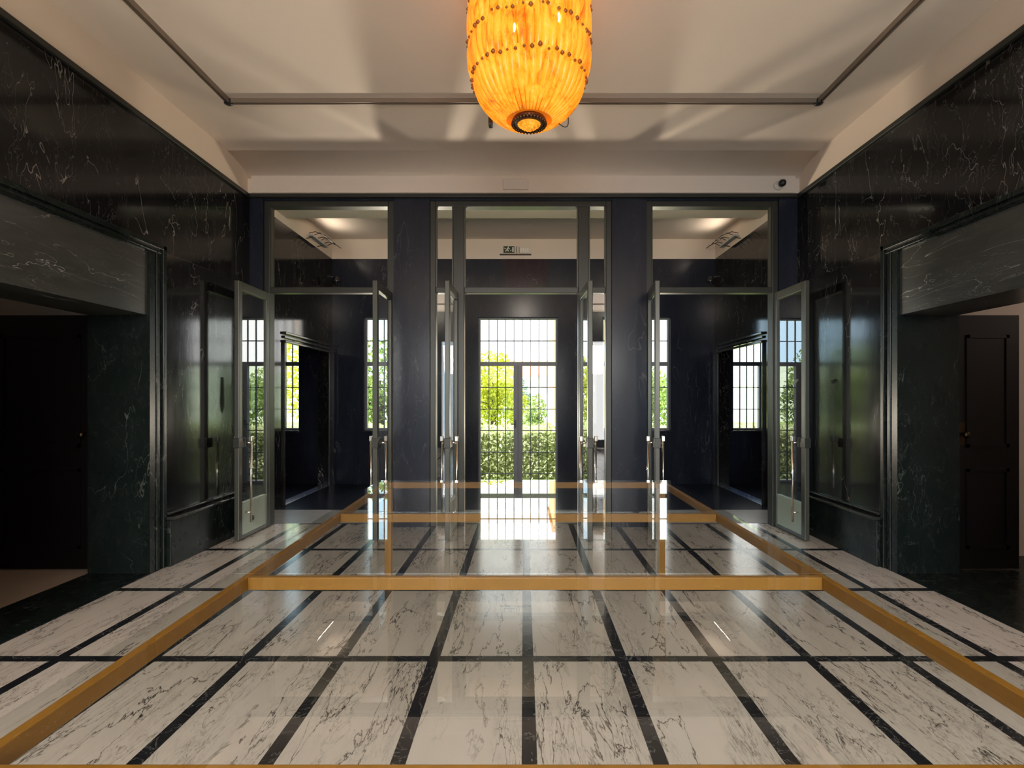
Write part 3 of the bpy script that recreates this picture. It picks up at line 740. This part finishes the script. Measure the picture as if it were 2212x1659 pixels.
# ------------------------------------------------------------------ light
wd = bpy.data.worlds.new('sky'); S.world = wd; wd.use_nodes = True; nt = wd.node_tree; nt.nodes.clear()
def wn(t, **k):
    n_ = nt.nodes.new('ShaderNode'+t)
    for a, b in k.items(): n_.inputs[a].default_value = b
    return n_
tc = wn('TexCoord'); mp = wn('Mapping'); mp.inputs['Scale'].default_value = (1.6, 1.6, 4.5); nt.links.new(tc.outputs['Generated'], mp.inputs[0])
no = wn('TexNoise', Scale=2.1, Detail=6, Roughness=.55); nt.links.new(mp.outputs[0], no.inputs['Vector'])
cr = nt.nodes.new('ShaderNodeValToRGB'); sx = nt.nodes.new('ShaderNodeSeparateXYZ'); nt.links.new(tc.outputs['Generated'], sx.inputs[0])
m1 = nt.nodes.new('ShaderNodeMath'); m1.operation = 'MULTIPLY_ADD'; m1.inputs[1].default_value = 1.0; nt.links.new(sx.outputs[0], m1.inputs[0]); nt.links.new(no.outputs['Fac'], m1.inputs[2])
m2 = nt.nodes.new('ShaderNodeMath'); m2.operation = 'ADD'; m2.inputs[1].default_value = .09; nt.links.new(m1.outputs[0], m2.inputs[0]); nt.links.new(m2.outputs[0], cr.inputs[0])
cr.color_ramp.elements[0].position = .47; cr.color_ramp.elements[0].color = (.95, 1.32, 1.62, 1)
cr.color_ramp.elements[1].position = .58; cr.color_ramp.elements[1].color = (1.75, 1.75, 1.72, 1)
bg = wn('Background', Strength=2.6); ou = wn('OutputWorld'); nt.links.new(cr.outputs[0], bg.inputs[0]); nt.links.new(bg.outputs[0], ou.inputs[0])

def lamp(name, typ, loc, rot, energy, col, **k):
    l = bpy.data.lights.new(name, typ); l.energy = energy; l.color = col
    for a, b in k.items(): setattr(l, a, b)
    o = bpy.data.objects.new(name, l); COL.objects.link(o); o.location = loc; o.rotation_euler = rot; return o
s = lamp('sun', 'SUN', (0, 0, 30), (0, 0, 0), 15, (1, .95, .86), angle=R(1))
s.rotation_euler = Vector((.55, .17, -.80)).to_track_quat('-Z', 'Y').to_euler()
lamp('back_fill_up', 'AREA', (0, BACK-.35, 1.2), (R(160), 0, 0), 680, (1, .90, .79), shape='RECTANGLE', size=5.3, size_y=2.2, spread=R(104))  # added area light behind the camera, brightens the ceiling
lamp('back_fill_down', 'AREA', (0, BACK-.15, 2.9), (R(66), 0, 0), 112, (1, .97, .93), shape='RECTANGLE', size=5.3, size_y=1.0, spread=R(70))  # added area light behind the camera, brightens the floor
for q in (-1, 1):
    lamp('flood_lamp', 'AREA', (q*3.95, 10.5, 4.83), (0, q*R(125), 0), 5, (1, .87, .72), shape='RECTANGLE', size=.12, size_y=.8)
for q in (-2.7, 0, 2.7):
    v_ = lamp('vestibule_fill', 'SPOT', (q, 7.0, 4.27), (0, 0, 0), 95, (1, .89, .76), shadow_soft_size=.15, spot_size=R(158), spot_blend=1.0)  # added spot without a fitting, brightens the vestibule plaster
    v_.rotation_euler = Vector((0, .85, .38)).to_track_quat('-Z', 'Y').to_euler()
for lx_, tx_, pw in ((-2.45, 1.3, 1150), (2.3, -1.4, 620)):
    u_ = lamp('hall_ceiling_fill', 'SPOT', (lx_, 11.47, 1.10), (0, 0, 0), pw, (1, .86, .70), shadow_soft_size=.26, spot_size=R(62), spot_blend=.5)  # added unseen spot, throws light and pier shadows onto the hall ceiling
    u_.rotation_euler = (Vector((tx_, 3.2, 4.1)) - Vector((lx_, 11.47, 1.10))).to_track_quat('-Z', 'Y').to_euler()
lamp('anteroom_fill_left', 'POINT', (-6.6, 3.6, 2.9), (0, 0, 0), 1.5, (1, .85, .7), shadow_soft_size=.2)  # added point light without a fitting, lifts the left anteroom
lamp('anteroom_fill_right', 'POINT', (6.6, 3.6, 2.9), (0, 0, 0), 30, (1, .82, .7), shadow_soft_size=.2)  # added point light without a fitting, lifts the right anteroom wall

# ------------------------------------------------------------------ camera
cam = bpy.data.cameras.new('camera'); co = bpy.data.objects.new('camera', cam); COL.objects.link(co)
cam.sensor_width = 36; cam.lens = 36*1133/2212; cam.shift_x = -(1131-1106)/2212; cam.shift_y = (862-829.5)/2212
cam.clip_start = .05; cam.clip_end = 500
co.location = (0, 0, 1.6); co.rotation_euler = (PI/2, 0, 0)
S.camera = co
S.view_settings.view_transform = 'Standard'; S.view_settings.look = 'None'; S.view_settings.exposure = 0; S.view_settings.gamma = 1
S.view_settings.use_curve_mapping = False
cy = S.cycles
cy.max_bounces = 10; cy.diffuse_bounces = 5; cy.glossy_bounces = 5; cy.transparent_max_bounces = 24
cy.caustics_reflective = True; cy.caustics_refractive = False; cy.sample_clamp_indirect = 6; cy.use_denoising = True; cy.use_adaptive_sampling = True; cy.adaptive_threshold = .02
